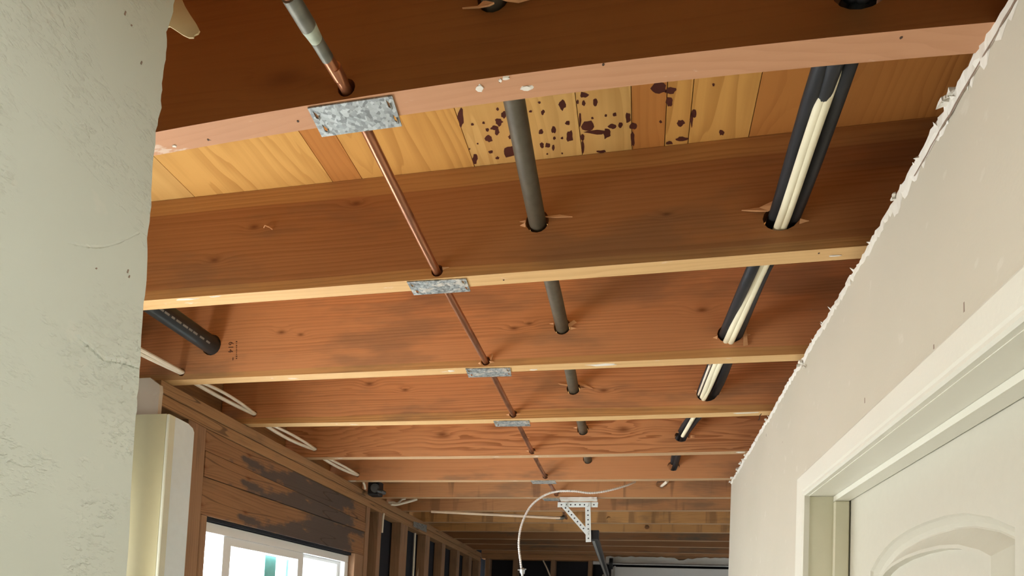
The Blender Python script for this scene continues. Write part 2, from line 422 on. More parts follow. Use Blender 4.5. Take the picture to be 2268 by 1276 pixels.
# torn paper and gypsum band along the cut
def ribbon(pts_hi, depth_fun, x, thick, seed):
    rnd = random.Random(seed); bb = MB(); prev = None
    for (y, z) in pts_hi:
        d = depth_fun(y)*rnd.uniform(.55, 1.25); th = thick*rnd.uniform(.4, 1.3)
        cur = [(x-.0002, y, z+rnd.uniform(-.001, .002)), (x-th, y+rnd.uniform(-.002, .002), z-d*.1+rnd.uniform(-.001, .002)), (x-th*rnd.uniform(.5, 1.1), y, z-d*.6), (x-.0002, y+rnd.uniform(-.003, .003), z-d)]
        if prev:
            bb.add(prev+cur, [(0, 1, 5, 4), (1, 2, 6, 5), (2, 3, 7, 6), (3, 0, 4, 7)])
        prev = cur
    return bb
fine_pts = []
for i in range(len(rag)-1):
    (ya, za), (yb, zb) = rag[i], rag[i+1]
    if ya < .3: continue
    for j in range(3):
        t = j/3; fine_pts.append((ya+(yb-ya)*t, za+(zb-za)*t))
ribbon(fine_pts, lambda y: .013 if y > 1.0 else .026, XR, .0040, 3).build('torn_edge', M['torn'], wall_right, smooth=False)
# a crack where the paper has lifted, near the camera end
bb = MB(); prev = None
for i in range(26):
    y = .60+.32*i/25; z = 2.421-.006*i/25+random.uniform(-.0015, .0015); ww = random.uniform(.0006, .0026)*(1 if i < 20 else .6)
    cur = [(XR-.0035, y, z), (XR-.0035, y, z-ww), (XR-.0022, y, z-ww), (XR-.0022, y, z)]
    if prev: bb.add(prev+cur, [(0, 1, 5, 4), (1, 2, 6, 5), (2, 3, 7, 6)])
    prev = cur
bb.build('paper_crack', M['paperdark'], wall_right)
# crumbs and flaps of gypsum paper sticking out of the cut
def crumb(bb, c, s, rnd):
    c = Vector(c); vs = []
    for dx in (-1, 1):
        for dy in (-1, 1):
            for dz in (-1, 1): vs.append(c+Vector((dx*s*rnd.uniform(.3, 1), dy*s*rnd.uniform(.3, 1), dz*s*rnd.uniform(.2, .8))))
    bb.add(vs, [(0, 1, 3, 2), (4, 6, 7, 5), (0, 4, 5, 1), (2, 3, 7, 6), (0, 2, 6, 4), (1, 5, 7, 3)])
rnd = random.Random(11)
for (px, py, s) in ((2092, 222, .011), (2103, 196, .008), (1982, 432, .005), (1772, 802, .009), (1779, 812, .006), (1697, 930, .006), (1640, 1010, .009), (1633, 1025, .009), (1645, 1002, .007), (1622, 1045, .010), (1617, 1048, .007), (1650, 1008, .006)):
    p = at(px, py, 'X', XR-.006); bb = MB()
    for q in range(3): crumb(bb, p+Vector((rnd.uniform(-.3, .1)*s, rnd.uniform(-1, 1)*s, min(rnd.uniform(-.6, .5)*s, 2.438-p.z))), s*.6, rnd)
    bb.build('gypsum_crumb', M['torn'], wall_right)
rnd = random.Random(5)
for i in range(26):
    y = rnd.uniform(.8, 2.6); bb = MB(); z = 2.433
    bb.add([(XR-.001, y, z-.006), (XR-.001, y+.010, z-.004), (XR-rnd.uniform(.003, .010), y+.004, z+rnd.uniform(-.004, .006)), (XR-.001, y+.005, z+.001)], [(0, 1, 2), (1, 3, 2), (0, 2, 3), (0, 3, 1)])
    bb.build('paper_flake', M['torn'], wall_right)
# scuffs on the paint
for (px, py, l) in ((1915, 887, .009), (1733, 979, .002), (2135, 680, .012), (2068, 768, .006), (1797, 686, .003), (1697, 964, .008)):
    p = at(px, py, 'X', XR-.0003)
    MB().hexa([p+Vector(q) for q in ((0, -.0012, -l/2), (0, .0012, -l/2), (.0004, .0012, -l/2), (.0004, -.0012, -l/2), (0, -.0005, l/2), (0, .0016, l/2), (.0004, .0016, l/2), (.0004, -.0005, l/2))]).build('scuff', M['paperdark'], wall_right)

# door trim, jamb and slab
trim = struct(empty('trim_1', (XR, DY1, 0)))
def profile_y(z0f, prof, y0, y1, mat, name, par):
    """horizontal moulding: prof = [(x offset outward, z offset)] swept along y with the slight fall of the opening"""
    bb = MB(); n = len(prof); vs = []
    for y in (y0, y1): vs += [(XR-px, y, z0f+pz+TILT(y)) for px, pz in prof]
    bb.add(vs, [(i, (i+1) % n, n+(i+1) % n, n+i) for i in range(n)] + [tuple(range(n)), tuple(range(2*n-1, n-1, -1))])
    return bb.build(name, mat, par)
CW = .052
casing = [(-.001, 0), (.010, 0), (.013, .004), (.013, .009), (.0095, .012), (.0115, .016), (.0155, CW-.004), (.0135, CW), (-.001, CW)]
bb = MB(); n = len(casing); vs = []
for y, ex in ((.55, 0), (DY1-.002, 1)):
    vs += [(XR-px, y+(pz if ex else 0), DZ+.001+pz+TILT(y)) for px, pz in casing]
bb.add(vs, [(i, (i+1) % n, n+(i+1) % n, n+i) for i in range(n)] + [tuple(range(n)), tuple(range(2*n-1, n-1, -1))])
bb.build('casing_head', M['trim'], trim)
bb = MB(); vs = []
for z, ex in ((0, 0), (DZ+.001+TILT(DY1), 1)):
    vs += [(XR-px, DY1-.002+pz, z+(pz if ex else 0)) for px, pz in casing]
bb.add(vs, [(i, (i+1) % n, n+(i+1) % n, n+i) for i in range(n)] + [tuple(range(n)), tuple(range(2*n-1, n-1, -1))])
bb.build('casing_leg', M['trim'], trim)
door = struct(empty('door_1', (XR+.09, DY1, 0)))
def slopebox(x0, x1, y0, y1, z0, z1):
    return [(x0, y0, z0+TILT(y0)), (x1, y0, z0+TILT(y0)), (x1, y1, z0+TILT(y1)), (x0, y1, z0+TILT(y1)), (x0, y0, z1+TILT(y0)), (x1, y0, z1+TILT(y0)), (x1, y1, z1+TILT(y1)), (x0, y1, z1+TILT(y1))]
MB().hexa(slopebox(XR-.001, XR+.118, DY0-.011, DY1+.011, DZ, DZ+.0115)).build('jamb_head', M['trim'], door)
MB().box(XR-.001, XR+.118, DY1, DY1+.0115, 0, DZ+TILT(DY1)-.0005).build('jamb_leg', M['jamb'], door)
MB().box(XR-.001, XR+.118, DY0-.0115, DY0, 0, DZ+TILT(DY0)-.0005).build('jamb_leg', M['jamb'], door)
SX0, SX1 = XR+.050, XR+.080
MB().hexa(slopebox(SX0, SX1, DY0+.001, DY1-.001, DZ-.012, DZ-.0005)).build('stop_head', M['trim'], door)
MB().bev(SX0, SX1, DY1-.012, DY1-.0005, 0, DZ+TILT(DY1)-.0125, .002).build('stop_leg', M['jamb'], door)
# slab with a moulded arch-topped panel
DX = SX1+.003
arch = [(1.322, 1.905), (1.285, 1.926), (1.245, 1.941), (1.212, 1.949), (1.150, 1.956), (1.087, 1.9575), (1.02, 1.955), (.961, 1.947), (.90, 1.930), (.842, 1.905)]
loop = [(1.322, .95)] + arch + [(.842, .95)]
cyx, czx = 1.08, 1.45
def inset(lp, d):
    out = []; n = len(lp)
    for i in range(n):
        p0, p1, p2 = Vector(lp[i-1]), Vector(lp[i]), Vector(lp[(i+1) % n])
        n1 = Vector((-(p1-p0).y, (p1-p0).x)).normalized(); n2 = Vector((-(p2-p1).y, (p2-p1).x)).normalized()
        c = Vector((cyx, czx))
        if n1.dot(c-p1) < 0: n1 = -n1
        if n2.dot(c-p1) < 0: n2 = -n2
        bis = (n1+n2).normalized(); out.append(tuple(p1+bis*(d/max(.35, bis.dot(n1)))))
    return out
slab = MB(); slab.holed([(DY0+.003, 0.01), (DY1-.003, .01), (DY1-.003, DZ+.006), (DY0+.003, DZ-.014)], [loop], DX, DX+.034, lambda u, v, ww: (ww, u, v))
slab.build('door_slab', M['door'], door)
prof = [(0, 0), (.003, .0045), (.011, .0120), (.018, .0165), (.0205, .0160), (.044, -.004), (.0495, -.004), (.0510, .008), (.0535, .008)]
mo = MB(); rings = [[(DX+px, y, z) for (y, z) in inset(loop, d)] for d, px in prof]
n = len(loop); mo.v = [p for r in rings for p in r]
for r in range(len(rings)-1):
    for i in range(n):
        j = (i+1) % n; mo.f.append([r*n+i, r*n+j, (r+1)*n+j, (r+1)*n+i]); mo.mi.append(0)
mo.build('panel_moulding', M['door'], door)
fp = MB(); il = inset(loop, .0535); fp.holed(il, [], DX+.008, DX+.025, lambda u, v, ww: (ww, u, v)); fp.build('door_panel', M['door'], door)

# near left wall of the hall, cut off at its far end
XH = -.535
edge = [(.565, 2.441), (.561, 2.411), (.557, 2.395), (.5585, 2.365), (.556, 2.335), (.557, 2.309), (.553, 2.278), (.5515, 2.25), (.5535, 2.195), (.552, 2.157), (.5545, 2.113), (.5535, 2.077), (.5555, 2.024), (.554, 1.984), (.5545, 1.964), (.556, 1.877), (.5575, 1.793), (.5575, 0)]
outl = [(-2.6, 0), (-2.6, 2.441)]
ee = []
for i in range(len(edge)-1):
    (ya, za), (yb, zb) = edge[i], edge[i+1]
    nn = 4 if i < 16 else 1
    for j in range(nn):
        t = j/nn; ee.append((ya+(yb-ya)*t+random.uniform(-.0009, .0009), za+(zb-za)*t))
ee.append(edge[-1])
wl = MB().holed(outl+ee, [], XH, XH-.11, lambda u, v, ww: (ww, u, v))
wall_left = struct(wl.build('wall_left', M['hall'], origin=(XH, 0, 0)))
# ridge of an old patch
bb = MB(); prev = None
ridge = [at(px, py, 'X', XH) for px, py in ((166, 742), (190, 762), (212, 782), (228, 797), (250, 800), (270, 803), (290, 810), (306, 815))]
rnd = random.Random(4)
path = []
for i in range(len(ridge)-1):
    for j in range(5): path.append(ridge[i].lerp(ridge[i+1], j/5))
for i, p in enumerate(path):
    hgt = .0022*rnd.uniform(.3, 1.2)*min(1, i/4)
    cur = [p+Vector((-.0005, 0, .006*rnd.uniform(.5, 1.1))), p+Vector((hgt, 0, .0015)), p+Vector((hgt*.8, 0, -.0005)), p+Vector((-.0005, 0, -.003*rnd.uniform(.4, 1.2)))]
    if prev: bb.add(prev+cur, [(0, 1, 5, 4), (1, 2, 6, 5), (2, 3, 7, 6)])
    prev = cur
bb.build('patch_ridge', M['hall'], wall_left)
bb = MB(); prev = None
for i in range(30):                                     # raised lap of joint compound lower right of the big blob
    t = i/29; px = 150+160*t; py = 565+28*math.sin(t*3.1) - 55*t
    p = at(px, py-25+30*t*t, 'X', XH); hgt = .0011*rnd.uniform(.2, 1.2)
    cur = [p+Vector((-.0004, 0, .004)), p+Vector((hgt, 0, .0006)), p+Vector((-.0004, 0, -.0014))]
    if prev: bb.add(prev+cur, [(0, 1, 4, 3), (1, 2, 5, 4)])
    prev = cur
bb.build('patch_ridge', M['hall'], wall_left)
for (px, py, l) in ((276, 28, .005), (290, 55, .002), (312, 138, .004), (212, 594, .0018), (282, 600, .004), (285, 612, .003)):
    p = at(px, py, 'X', XH)
    MB().hexa([p+Vector(q_) for q_ in ((.0001, -.0008, -l/2), (.0001, .0008, -l/2), (.0005, .0008, -l/2), (.0005, -.0008, -l/2), (.0001, .0004, l/2), (.0001, .0016, l/2), (.0005, .0016, l/2), (.0005, .0004, l/2))]).build('scuff', M['paperdark'], wall_left)
# scrap of ceiling paper left on the top of the cut
q = [at(px, py, 'Y', .585) for px, py in ((372, -16), (392, -22), (402, 3), (412, 20), (424, 38), (431, 53), (428, 60), (420, 66), (419, 71), (410, 73), (398, 69), (386, 62), (374, 56), (364, 60))]
sc_ = MB(); vs = []
for off in (0, .0016):
    vs += [p+Vector((0, off+.010*max(0, (p.x-q[0].x)/.05), 0)) for p in q]
n = len(q)
sc_.add(vs, [tuple(range(n)), tuple(range(2*n-1, n-1, -1))] + [(i, (i+1) % n, n+(i+1) % n, n+i) for i in range(n)])
sc_.build('torn_paper', M['paper'], wall_left)

# far left wall: open framing with the window
WL = struct(empty('wall_far_left', (XL-.045, 3, 0)))
def part(bb, name, mat, par, **k): return bb.build(name, mat, par, **k)
PB = .0900
part(MB().bev(XL-PB, XL, 1.522, 5.2, H-.0365, H-.0005, .002), 'top_plate', M['plate'], WL)
pl2 = MB().bev(XL-PB+.002, XL-.002, 1.522, 3.10, H-.0755, H-.0385, .002); part(pl2, 'top_plate', M['plate'], WL)
pl3 = MB().bev(XL-PB+.002, XL-.0025, 3.1015, 5.2, H-.0755, H-.0385, .002); part(pl3, 'top_plate', M['plate'], WL)
def stud(y0, y1, z1, x1=XL, z0=0.04, par=WL): return part(MB().bev(x1-.058, x1, y0, y1, z0, z1, .002), 'stud', M['frame'], par)
ZP = H-.076
stud(1.640, 1.684, ZP); stud(1.6845, 1.724, ZP, XL-.003)
stud(1.7245, 1.752, 2.088, XL-.001)
stud(2.800, 2.895, 2.112, XL+.002)
stud(2.905, 2.948, ZP); stud(3.053, 3.098, ZP); stud(3.367, 3.424, ZP); stud(3.4245, 3.480, ZP, XL-.002)
for (a, c) in ((3.79, 3.872), (4.13, 4.204), (4.49, 4.561), (4.83, 4.91), (5.13, 5.199)): stud(a, c, ZP)
# header boards over the window, each its own plank
def plank(za0, za1, zb0, zb1, x1, name='header_plank'):
    y0, y1 = 1.7255, 2.9045; vs = []
    x0 = x1-.08
    return part(MB().hexa([(x0, y0, za0), (x1, y0, za0), (x1, y1, zb0), (x0, y1, zb0), (x0, y0, za1), (x1, y0, za1), (x1, y1, zb1), (x0, y1, zb1)]), name, M['header'], WL, origin=(x1, 2.2, za0))
plank(2.2962, ZP-.002, 2.2822, ZP-.002, XL-.005); plank(2.2122, 2.2935, 2.2350, 2.2795, XL-.002)
plank(2.0895, 2.2095, 2.1155, 2.2325, XL-.0055)
part(MB().hexa([(XL-.085, 1.7525, 2.078), (XL-.018, 1.7525, 2.078), (XL-.018, 2.7995, 2.100), (XL-.085, 2.7995, 2.100), (XL-.085, 1.7525, 2.0885), (XL-.018, 1.7525, 2.0885), (XL-.018, 2.7995, 2.1145), (XL-.085, 2.7995, 2.1145)]), 'gap_shade_strip', M['black'], WL)  # black strip standing in for the shaded gap over the frame
part(MB().box(XL-.075, XL-.062, 2.801, 5.2, 0, ZP-.0005), 'backing_panel', M['black'], WL)
part(MB().box(XL-PB-.012, XL-PB-.001, 1.44, 2.80, 2.125, H-.04), 'backing_panel', M['black'], WL)
part(MB().box(XL-PB-.012, XL-PB-.001, 1.752, 2.80, 0, .92), 'backing_panel', M['black'], WL)
part(MB().box(XL-PB, XL, 1.755, 2.795, .92, .96), 'window_sill_plate', M['plate'], WL)
part(MB().box(XL-.130, XL-.100, -2.7, 5.3, H-.002, TOP-.001), 'rim_board', M['plate'], WL)
# solid lower wall left of the doorway and the doorway head, all behind the near wall
part(MB().box(XL-.10, XL-.01, -2.6, .70, 0, H-.001), 'wall_panel', M['right'], WL)
part(MB().box(XL-.10, XL-.018, .70, 1.335, 2.05, H-.001), 'wall_panel', M['right'], WL)
part(MB().box(XL-.10, XL-.010, 1.3355, 1.40, 0, H-.001), 'wall_panel', M['right'], WL)  # unseen stub added to keep the doorway lamp off the post
part(MB().box(-1.519, -1.5015, 1.4405, 1.75, 0, H-.003), 'sheathing_panel', M['black'], WL)  # unseen cover added to stop daylight through the slit by the post

# painted post at the doorway, bare gypsum above it
post = tag(empty('painted_post', (-1.35, 1.5, 0)), 'olive painted boxed post beside the bare stud at the window wall', 'post')
PY = 1.492
part(MB().box(-1.50, -1.338, PY, PY+.014, 0, 2.329), 'front_board', M['olive'], post)
part(MB().bev(-1.3378, -1.328, PY-.001, PY+.024, 0, 2.3285, .002), 'edge_bead', M['offwhite'], post)
sb = MB(); prof = [(PY+.030, 0), (1.6, 0), (1.612, 0), (1.612, 2.315), (1.605, 2.326), (1.585, 2.333), (PY+.030, 2.335)]
sb.holed(prof, [], -1.388, -1.345, lambda u, v, ww: (ww, u, v)); part(sb, 'side_board', M['daylit_side'], post)
part(MB().box(-1.389, -1.346, PY+.0145, PY+.0298, 0, 2.328), 'shadow_gap_strip', M['steel'], post)
gy = [at(px, py, 'Y', 1.506) for px, py in ((290, 808), (312, 820), (322, 826), (333, 836), (344, 846), (353, 852), (354, 866), (352, 880), (351, 893), (350, 905))]
gpoly = [(p.x, min(p.z, H-.0008)) for p in gy] + [(gy[-1].x, 2.3295), (-1.50, 2.3295), (-1.50, H-.0008)]
gb = MB().holed(gpoly, [], 1.506, 1.519, lambda u, v, ww: (u, ww, v))
tag(gb.build('gypsum_scrap', M['gyp']), 'scrap of bare gypsum board above the olive painted post', 'gypsum board')

# window, a white slider in the far left wall
win = struct(empty('window_1', (XL-.05, 2.28, .96)))
WX0, WX1 = XL-.085, XL-.030
def sl(y): return .0205*(y-2.0)
def bar(y0, y1, z0, z1, x0, x1, name, mat=M['vinyl'], par=win, tilt=True):
    t0, t1 = (sl(y0), sl(y1)) if tilt else (0, 0)
    return part(MB().hexa([(x0, y0, z0+t0), (x1, y0, z0+t0), (x1, y1, z0+t1), (x0, y1, z0+t1), (x0, y0, z1+t0), (x1, y0, z1+t0), (x1, y1, z1+t1), (x0, y1, z1+t1)]), name, mat, par)
bar(1.754, 2.798, 2.047, 2.079, WX0, WX1, 'frame_head'); bar(1.754, 2.798, .962, 1.0, WX0, WX1, 'frame_sill')
bar(1.754, 1.772, 1.0, 2.046, WX0, WX1, 'frame_jamb', tilt=False); bar(2.762, 2.798, 1.0, 2.062, WX0, WX1, 'frame_jamb', tilt=False)
# fixed sash and sliding sash
def sash(y0, y1, z0, z1, x0, x1, rs, rt):
    s = bar(y0, y0+rs, z0, z1, x0, x1, 'sash_stile'); bar(y1-rs, y1, z0, z1, x0, x1, 'sash_stile')
    bar(y0+rs, y1-rs, z1-rt, z1, x0, x1, 'sash_rail'); bar(y0+rs, y1-rs, z0, z0+rt, x0, x1, 'sash_rail')
    bar(y0+rs+.001, y1-rs-.001, z0+rt+.001, z1-rt-.001, (x0+x1)/2-.002, (x0+x1)/2+.002, 'pane', M['glass'])
sash(1.885, 2.400, 1.001, 2.046, WX0+.030, WX1-.006, .040, .030)
sash(2.372, 2.7615, 1.001, 2.046, WX0+.002, WX0+.026, .022, .014)
bar(1.773, 1.884, 1.001, 2.045, WX0+.012, WX0+.016, 'pane', M['glass'])
bar(2.185, 2.258, 1.03, 2.014, WX0+.002, WX0+.012, 'screen_stile', M['teal'])
bar(2.338, 2.352, 1.03, 2.012, WX0+.003, WX0+.010, 'screen_stile', M['teal'])

# back wall: studs, dark bays and the garage door
WB = struct(empty('wall_back', (0, BACK+.05, 0)))
GX = -.29
part(MB().bev(-1.389, GX+.05, BACK, BACK+.09, 2.395, H-.001, .002), 'top_plate', M['back'], WB)
for (a, c) in ((-1.352, -1.312), (-1.105, -1.062), (-.775, -.735), (-.457, -.420)):
    part(MB().bev(a, c, BACK+.002, BACK+.09, 0, 2.394, .002), 'stud', M['frame'], WB)
part(MB().box(-1.5, GX+.04, BACK+.092, BACK+.104, 0, 2.42), 'backing_panel', M['black'], WB)
part(MB().box(GX+.051, 2.75, BACK, BACK+.09, 2.422, H-.001), 'header_board', M['back'], WB)
part(MB().box(GX+.041, 2.75, BACK+.092, BACK+.104, 2.36, TOP), 'backing_panel', M['black'], WB)
part(MB().box(2.65, 2.75, -2.7, 5.3, 0, TOP), 'wall_panel', M['right'], WB)
part(MB().box(-1.6, 2.75, BACK+.11, BACK+.13, 0, TOP+.03), 'sheathing_panel', M['black'], WB)
part(MB().box(.48, 2.75, 2.62, 2.72, 0, TOP), 'wall_panel', M['right'], WB)
part(MB().box(-1.5, 2.65, -2.7, -2.6, 0, TOP), 'wall_panel', M['right'], WB)
part(MB().box(-1.389, 2.64, BACK+.001, BACK+.04, H+.0005, TOP-.001), 'rim_board', M['back'], WB)
# ragged strip of drywall left over the garage door
top = []; rnd = random.Random(8)
for i in range(46):
    x = GX-.02+i*.035; top.append((x, 2.432+rnd.uniform(-.006, .004)-(.022 if 17 <= i <= 18 else 0)-(.012 if 19 <= i <= 20 else 0)+.010*i/46))
strip = [(GX-.02, 2.372)] + [(x, min(z, H-.002)) for x, z in top] + [(top[-1][0], 2.388)]
rs_ = MB().holed(strip, [], BACK-.0135, BACK-.001, lambda u, v, ww: (u, ww, v)); part(rs_, 'drywall_strip', M['torn'], WB)
# splintered lower edge of the header
for i in range(14):
    x = -1.0+i*.12; bb = MB(); zz = 2.4215
    bb.hexa([(x, BACK-.006, zz-.002), (x+.10, BACK-.006, zz-.001), (x+.10, BACK-.0005, zz-.001), (x, BACK-.0005, zz-.002), (x+.01, BACK-.006, zz+.003), (x+.09, BACK-.006, zz+.004), (x+.09, BACK-.0005, zz+.004), (x+.01, BACK-.0005, zz+.003)])
    if x < -.35: bb.build('splinter', M['back'], WB)
gd = struct(empty('door_2', (.9, BACK-.03, 0)))
for i in range(4):
    z1 = 2.340-.55*i
    part(MB().bev(GX+.03, 2.6, BACK-.075, BACK-.035, max(0, z1-.548), z1, .004), 'door_panel', M['garage'], gd)
part(MB().tube([(GX+.0, BACK-.095, 2.362), (2.6, BACK-.095, 2.362)], .0075, 10), 'torsion_tube', M['rod'], gd, smooth=True)
part(MB().tube([(GX+.015+.03*i/30, BACK-.095, 2.362) for i in range(31)], .045, 20, rfun=lambda i, p: .047 if i % 3 else .041), 'cable_drum', M['steel'], gd, smooth=True)
part(MB().bev(GX+.055, GX+.07, BACK-.13, BACK-.02, 1.6, 2.34, .002), 'track', M['rod'], gd)

# ------------------------------------------------------------------ the joists
cop = {1: (765, 205), 2: (967, 603), 3: (1075, 805), 4: (1136, 922), 5: (1178, 1003), 6: (1207, 1062), 7: (1232, 1095)}
gry = {1: (1093, -8), 2: (1190, 490), 3: (1245, 723), 4: (1270, 860), 5: (1291, 952), 6: (1302, 1017)}
cab = {1: (1908, -24), 2: (1730, 482), 3: (1618, 738), 4: (1566, 872), 5: (1510, 966), 6: (1492, 1032), 7: (1465, 1073)}
wir = {3: (402, 825), 4: (563, 917), 5: (697, 995), 6: (792, 1052)}
J = {}
desc = {1: 'first visible joist, dark brown face with a pinkish lower edge and large spangled nail plate',
        2: 'second joist, pale lower edge, behind the stained plywood bay', 3: 'third joist, with the black plastic pipe entering its left end',
        4: 'fourth joist, with straight close grain and white cable hole at its left end', 5: 'fifth joist, with bold swirling grain and big knots',
        6: 'sixth joist, carrying the white plastered nail plate', 7: 'seventh joist, above the perforated bracket, with the armoured cable in front',
        8: 'eighth joist, just behind the perforated opener bracket', 9: 'ninth joist, directly behind the bright copper tube', 10: 'tenth joist, golden banded face past the copper tube',
        11: 'eleventh joist, dull grey brown face near the back wall', 12: 'twelfth joist, grey stained, second from the back wall', 13: 'last joist, closest to the back wall plate'}
for k in range(14):
    y = JY[k]; x0, x1 = XL-.098, 2.62
    if k <= 1: x0 = -1.49
    xs_ = [x0+(x1-x0)*i/44 for i in range(45)]
    zt = TOP-.0006
    # stagger the ends slightly, cut hidden by wall
    ol = [(x, low(k, x)) for x in xs_] + [(x1, zt), (x0, zt)]
    if k in (3, 4, 5, 6):                         # chewed left end over the plate
        ol[0] = (x0, low(k, x0)+.001)
    holes = []; sp = []
    def hole(px, py, r, rv=None, n=16):
        p = at(px, py, 'Y', y); holes.append(circ(p.x, p.z, r, n, rv)); return p
    if k in cop:
        p = at(*cop[k], 'Y', y); holes.append(circ(p.x+.001, max(p.z, low(k, p.x)+.0155)+.0005, .0125, 14)); sp.append((p, .012))
    if k in gry: p = hole(gry[k][0], gry[k][1], .0215 if k != 2 else .0225); sp.append((p, .022))
    if k in cab: p = hole(cab[k][0], cab[k][1], .031 if k < 5 else .026, .024 if k < 5 else .022); sp.append((p, .03))
    if k in wir: p = at(*wir[k], 'Y', y); holes.append(circ(p.x, max(p.z, low(k, p.x)+.014), .0115, 12))
    if k == 3: hole(468, 764, .031)
    if k == 0: holes += [circ(-.40, H+.019, .0125, 12), circ(-.20, H+.10, .0215, 14), circ(.235, H+.05, .03, 14)]
    if k == 9:
        hole(1348, 1148, .012)
    if k == 10: hole(1433, 1167, .016)
    nseg = len(xs_)-1
    edge_m = M['edge1'] if k == 1 else (M['edge2'] if k in (2, 3, 4) else M['edge3'])
    bb = MB().holed(ol, holes, y, y+T, lambda u, v, ww: (u, ww, v), 0, lambda li, i: 1 if (li == 0 and i < nseg) else 0)
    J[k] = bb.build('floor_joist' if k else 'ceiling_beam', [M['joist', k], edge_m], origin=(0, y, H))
    if k: tag(J[k], desc[k], 'joist', 'floor joists overhead')
    else: struct(J[k])
    # torn fibres round the drilled holes
    rnd = random.Random(k*13+1)
    if 1 <= k <= 5:
        for p, r in sp:
            for s_ in range(2 if k > 1 else 0):
                sd = rnd.choice((-1, 1)); l = rnd.uniform(.006, .016); zz = p.z+rnd.uniform(-.4, .6)*r; xx = p.x+sd*r*1.02; hh = rnd.uniform(.0012, .003)
                MB().hexa([(xx, y-.0002, zz-hh), (xx+sd*l, y-.0002, zz+.001), (xx+sd*l, y+.001, zz+.001), (xx, y+.001, zz-hh), (xx, y-.008*rnd.uniform(.3, 1), zz+hh), (xx+sd*l, y-.0006, zz+.0016), (xx+sd*l, y+.001, zz+.0016), (xx, y+.001, zz+hh)]).build('splinter', M['split'], J[k])
def shard(k, pix, out, mat='split'):
    """a torn chip standing off the face of joist k: pixel outline on the face, lifted by out at its inner end"""
    y = JY[k]; ps = [at(px, py, 'Y', y) for px, py in pix]; n = len(ps); vs = []
    for off in (0.0, .0022):
        vs += [p+Vector((0, -o_-off, 0)) for p, o_ in zip(ps, out)]
    MB().add(vs, [tuple(range(n)), tuple(range(2*n-1, n-1, -1))]+[(i, (i+1) % n, n+(i+1) % n, n+i) for i in range(n)]).build('splinter', M[mat], J[k])
shard(1, [(1025, 22), (1060, 20), (1075, 15), (1100, 30), (1088, 32), (1062, 24)], [.001, .002, .006, .012, .010, .003])
shard(1, [(1103, 12), (1150, 2), (1195, -4), (1150, 14), (1125, 21), (1108, 20)], [.012, .006, .001, .004, .010, .013])
shard(2, [(1642, 468), (1680, 464), (1720, 450), (1738, 447), (1738, 462), (1715, 470), (1700, 473), (1672, 471)], [.001, .003, .010, .014, .014, .010, .005, .002])
shard(2, [(1200, 484), (1240, 479), (1268, 482), (1230, 485)], [.003, .003, .001, .003])
shard(3, [(1256, 722), (1272, 712), (1277, 717), (1262, 726)], [.004, .006, .004, .002]); shard(3, [(1646, 742), (1652, 730), (1656, 766), (1646, 768)], [.003, .005, .002, .001])
shard(3, [(1085, 795), (1092, 786), (1094, 790), (1088, 801)], [.002, .008, .008, .002])
shard(4, [(1283, 848), (1312, 860), (1315, 863), (1281, 853)], [.004, .001, .001, .004]); shard(4, [(1236, 850), (1258, 853), (1258, 857), (1240, 853)], [.001, .004, .004, .001])
shard(5, [(1180, 1001), (1196, 1003), (1186, 1005)], [.002, .001, .002]); shard(5, [(1494, 958), (1504, 956), (1503, 960)], [.003, .001, .002])
# stamp on the third joist: figures and small print turned on their side
def text_mesh(body, size, ext=.0002):
    c = bpy.data.curves.new('t', 'FONT'); c.body = body; c.size = size; c.extrude = ext; c.align_x = 'LEFT'
    o = bpy.data.objects.new('t', c); COL.objects.link(o); bpy.context.view_layer.update()
    me = bpy.data.meshes.new_from_object(o.evaluated_get(bpy.context.evaluated_depsgraph_get())); bpy.data.objects.remove(o); return me
def put_text(body, size, p, right, up, mat, name, par):
    me = text_mesh(body, size); right, up = Vector(right).normalized(), Vector(up).normalized(); nrm = right.cross(up)
    mm = Matrix((right, up, nrm)).transposed().to_4x4(); me.transform(mm); me.materials.clear(); me.materials.append(mat)
    o = bpy.data.objects.new(name, me); COL.objects.link(o); o.parent = par; o.location = Vector(p)-WORLD[par.name]; return o
p = at(507, 757, 'Y', JY[3]-.0003)
put_text('614', .022, p, (0, 0, -1), (1, 0, 0), M['ink'], 'lumber_stamp', J[3])
bb = MB(); rnd = random.Random(2)
for i in range(9):
    q = at(524, 757+i*4.6, 'Y', JY[3]); hh = rnd.uniform(.0008, .0016); ww = rnd.uniform(.001, .0024)
    bb.box(q.x-ww, q.x+ww, JY[3]-.0004, JY[3]-.0001, q.z-hh, q.z+hh)
q = at(516, 795, 'Y', JY[3]); bb.box(q.x-.0012, q.x+.0012, JY[3]-.0004, JY[3]-.0001, q.z-.004, q.z+.004)
bb.build('lumber_stamp', M['ink'], J[3])
